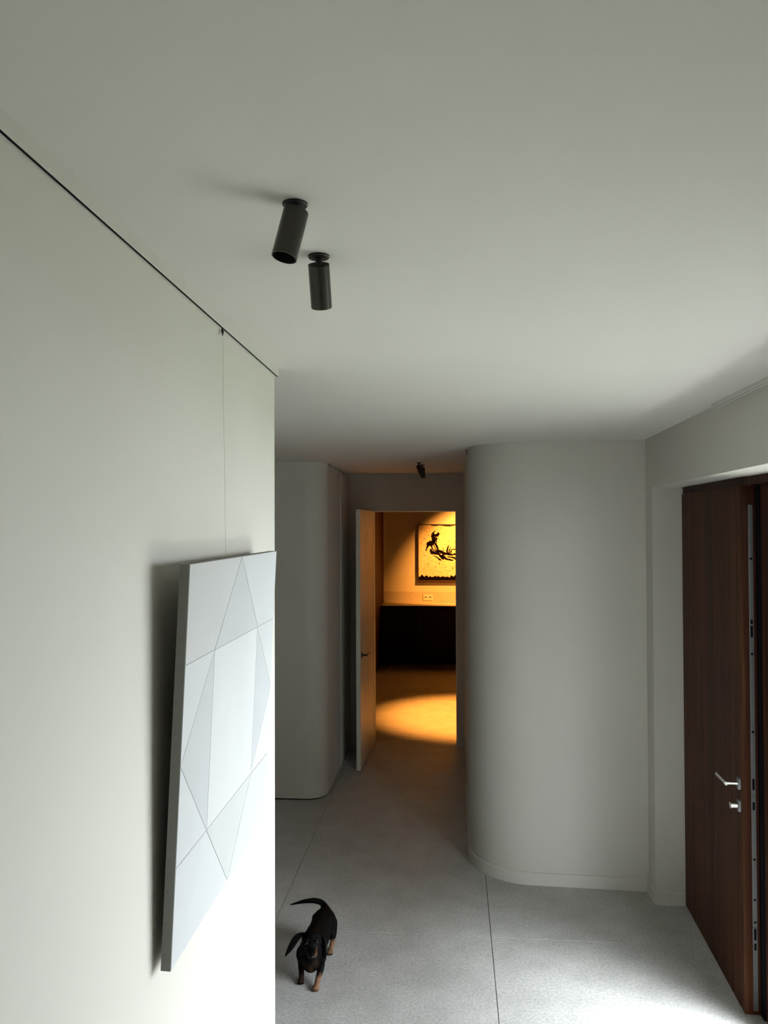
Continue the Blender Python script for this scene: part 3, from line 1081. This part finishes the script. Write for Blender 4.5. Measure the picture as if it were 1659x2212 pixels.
ellipsoid(bm, HC, (.039, .043, .035), HR)
ellipsoid(bm, hl(0, .020, -.004), (.030, .040, .026), HR)
ellipsoid(bm, hl(0, .055, -.010), (.0195, .040, .0165), HR)
ellipsoid(bm, hl(0, .078, -.008), (.0155, .022, .0135), HR)
ellipsoid(bm, hl(0, .050, -.022), (.015, .036, .009), HR)
for s in (-1, 1):
    ellipsoid(bm, hl(s * .017, .026, .016), (.011, .014, .009), HR)      # brow
    ellipsoid(bm, hl(s * .022, .012, -.010), (.017, .024, .018), HR)     # cheek
    ellipsoid(bm, hl(s * .009, .070, -.015), (.011, .022, .011), HR)     # flews
# rib cage, breast, haunches
ellipsoid(bm, (-.702, 3.862, .120), (.068, .078, .070))
ellipsoid(bm, (-.700, 3.800, .108), (.046, .036, .058))
ellipsoid(bm, (-.697, 3.97, .132), (.064, .13, .060))
ellipsoid(bm, (-.688, 4.13, .135), (.062, .075, .058))
for s, (hx, hy) in ((1, (-.648, 4.13)), (-1, (-.730, 4.155))):
    ellipsoid(bm, (hx, hy, .100), (.026, .048, .050))
for sx, sy in ((-.748, 3.84), (-.656, 3.83)):
    ellipsoid(bm, (sx, sy, .115), (.030, .036, .042))
# paws with toes
for px, py in ((-.745, 3.796), (-.664, 3.745), (-.646, 4.062), (-.742, 4.114)):
    ellipsoid(bm, (px, py, .0125), (.0165, .021, .0125), seg=14)
    for k in (-1.5, -.5, .5, 1.5):
        ellipsoid(bm, (px + k * .0078, py - .016 + abs(k) * .003, .0088), (.0050, .0100, .0088), seg=10)
me = bpy.data.meshes.new('dog_raw'); bm.to_mesh(me); bm.free()
tmp = bpy.data.objects.new('tmp', me); COL.objects.link(tmp)
rm = tmp.modifiers.new('rm', 'REMESH'); rm.mode = 'VOXEL'; rm.voxel_size = 0.0032; rm.use_smooth_shade = True
sm = tmp.modifiers.new('sm', 'SMOOTH'); sm.factor = 0.5; sm.iterations = 5
body_me = evaluated(tmp)
bpy.data.objects.remove(tmp)
body_me.name = 'dog_body'
BLK, TAN = Vector((.0018, .0016, .0017)), Vector((.25, .135, .075))
ca = body_me.color_attributes.new('coat', 'FLOAT_COLOR', 'POINT')
legs = [(-.749, 3.82), (-.661, 3.77), (-.644, 4.095), (-.740, 4.15)]


def sstep(a, b, x):
    t = max(0.0, min(1.0, (x - a) / (b - a)))
    return t * t * (3 - 2 * t)


for i, v in enumerate(body_me.vertices):
    p = v.co
    n1 = mnoise.noise(p * 60) * 0.35
    t = 0.0
    q = p - HC
    lx, ly, lz = q.dot(RTH) / HS[0], q.dot(ND) / HS[1], q.dot(UPH) / HS[2]
    # muzzle sides and chin
    if ly > 0.02 and abs(lx) < .04:
        side = sstep(.006, .012, abs(lx)) * sstep(.035, .052, ly) * (1 - sstep(.004, .010, lz))
        chin = sstep(.03, .05, ly) * (1 - sstep(-.024, -.016, lz))
        t = max(t, side * 0.30 * (1 - sstep(-.008, .002, lz)), chin * 0.25 * (1 if lz > -.045 else 0))
    for s in (-1, 1):
        t = max(t, 0.03 * (1 - sstep(.004, .007, (Vector((lx, ly, lz)) - Vector((s * .014, .030, .024))).length)))
    # lower legs
    for k, (ax, ay) in enumerate(legs):
        d = math.hypot(p.x - ax, (p.y - ay) * 0.55)
        if d < .042:
            lim = .050 if k != 2 else .066
            leg = (1 - sstep(lim - .014, lim + .006, p.z + n1 * .02)) * (1 - sstep(.030, .042, d))
            dark = sstep(.0, 1.0, (0.018 - p.z) / 0.008) * (1 if p.y < ay - .030 else 0)
            amt = 0.10 if k == 0 else 0.85
            t = max(t, leg * amt * (1 - dark * (0.85 if k in (0, 2) else 0.5)))
    # breast patches
    for bx in (-.728, -.672):
        d = (p - Vector((bx, 3.775, .105))).length
        t = max(t, 0.045 * (1 - sstep(.012, .026, d)))
    t = max(0, min(1, t * (1 + n1)))
    c = BLK.lerp(TAN, t)
    ca.data[i].color = (c.x, c.y, c.z, 1)
fur = bpy.data.materials.new('short_black_and_tan_coat')
N, L, b = nodes_of(fur)
at = N.new('ShaderNodeAttribute'); at.attribute_name = 'coat'
v = mapped(N, L, (1, 1, 1))
fn = ramp(N, L, noise(N, L, 420, 4, 0.7, v), [(0.3, (0.65, 0.65, 0.65)), (0.7, (1.25, 1.25, 1.25))])
mu = N.new('ShaderNodeMix'); mu.data_type = 'RGBA'; mu.blend_type = 'MULTIPLY'; mu.inputs[0].default_value = 1
L.new(at.outputs['Color'], mu.inputs[6]); L.new(fn, mu.inputs[7]); L.new(mu.outputs[2], b.inputs['Base Color'])
b.inputs['Roughness'].default_value = 0.6
b.inputs['Specular IOR Level'].default_value = 0.07
bump(N, L, b, noise(N, L, 420, 4, 0.7, v), 0.4, 0.001)
dog = empty('dog', (-0.695, 3.95, 0))
tag(dog, 'small black and tan dachshund puppy walking on the stone floor, looking up', 'dog')
body_me.materials.clear()
bo = link('body', body_me, fur, dog, smooth=True)
bo.location = -dog.location
ear_m = plain('black_ear', (.0022, .002, .0024), 0.5, 0, 0.12)


def ear(rows, name='ear'):
    """rows: list of (centre, half-width vector, thickness) from the base to the tip"""
    bm = bmesh.new()
    rings = []
    for c, wv, th in rows:
        c, wv = Vector(c), Vector(wv)
        rings.append((c, wv, th))
    allr = []
    for i, (c, wv, th) in enumerate(rings):
        a = rings[max(i - 1, 0)][0]; e = rings[min(i + 1, len(rings) - 1)][0]
        t = (e - a).normalized()
        n_ = wv.cross(t).normalized()
        ring = []
        for k in range(12):
            an = 2 * math.pi * k / 12
            ring.append(bm.verts.new(c + wv * math.cos(an) + n_ * math.sin(an) * th))
        allr.append(ring)
    for r0, r1 in zip(allr, allr[1:]):
        for k in range(12):
            bm.faces.new((r0[k], r0[(k + 1) % 12], r1[(k + 1) % 12], r1[k]))
    bm.faces.new(allr[0]); bm.faces.new(allr[-1][::-1])
    o = from_bm(name, bm, ear_m, dog, smooth=True)
    s = o.modifiers.new('sub', 'SUBSURF'); s.levels = 1; s.render_levels = 2
    return o


# the ear at the left of the picture swings out, the other hangs along the cheek
ear([((-.722, 3.775, .252), (-.006, -.010, .006), .005), ((-.748, 3.768, .247), (-.009, -.006, .012), .0045),
     ((-.768, 3.760, .224), (-.013, -.002, .010), .004), ((-.782, 3.752, .200), (-.013, .0, .009), .0035),
     ((-.797, 3.745, .177), (-.009, .0, .006), .003), ((-.813, 3.738, .153), (-.002, .0, .0015), .0015)])
ear([((-.650, 3.782, .250), (.008, -.012, .004), .005), ((-.636, 3.775, .234), (.012, -.014, .002), .0045),
     ((-.629, 3.766, .205), (.014, -.014, .0), .004), ((-.627, 3.757, .178), (.013, -.012, -.002), .0035),
     ((-.629, 3.750, .158), (.009, -.008, -.002), .003), ((-.632, 3.745, .144), (.003, -.003, .0), .002)])
eye_m = plain('glossy_dark_eye', (.004, .003, .003), 0.08, 0, 0.45)
for s in (-1, 1):
    bm = bmesh.new()
    ellipsoid(bm, hl(s * .0190, .0375, .0125), (.0060, .0066, .0064), HR, 16)
    from_bm('eye', bm, eye_m, dog, smooth=True)
bm = bmesh.new()
ellipsoid(bm, hl(0, .099, -.004), (.0085, .0065, .0065), HR, 16)
from_bm('nose', bm, plain('wet_black_nose', (.004, .004, .005), 0.35, 0, 0.35), dog, smooth=True)
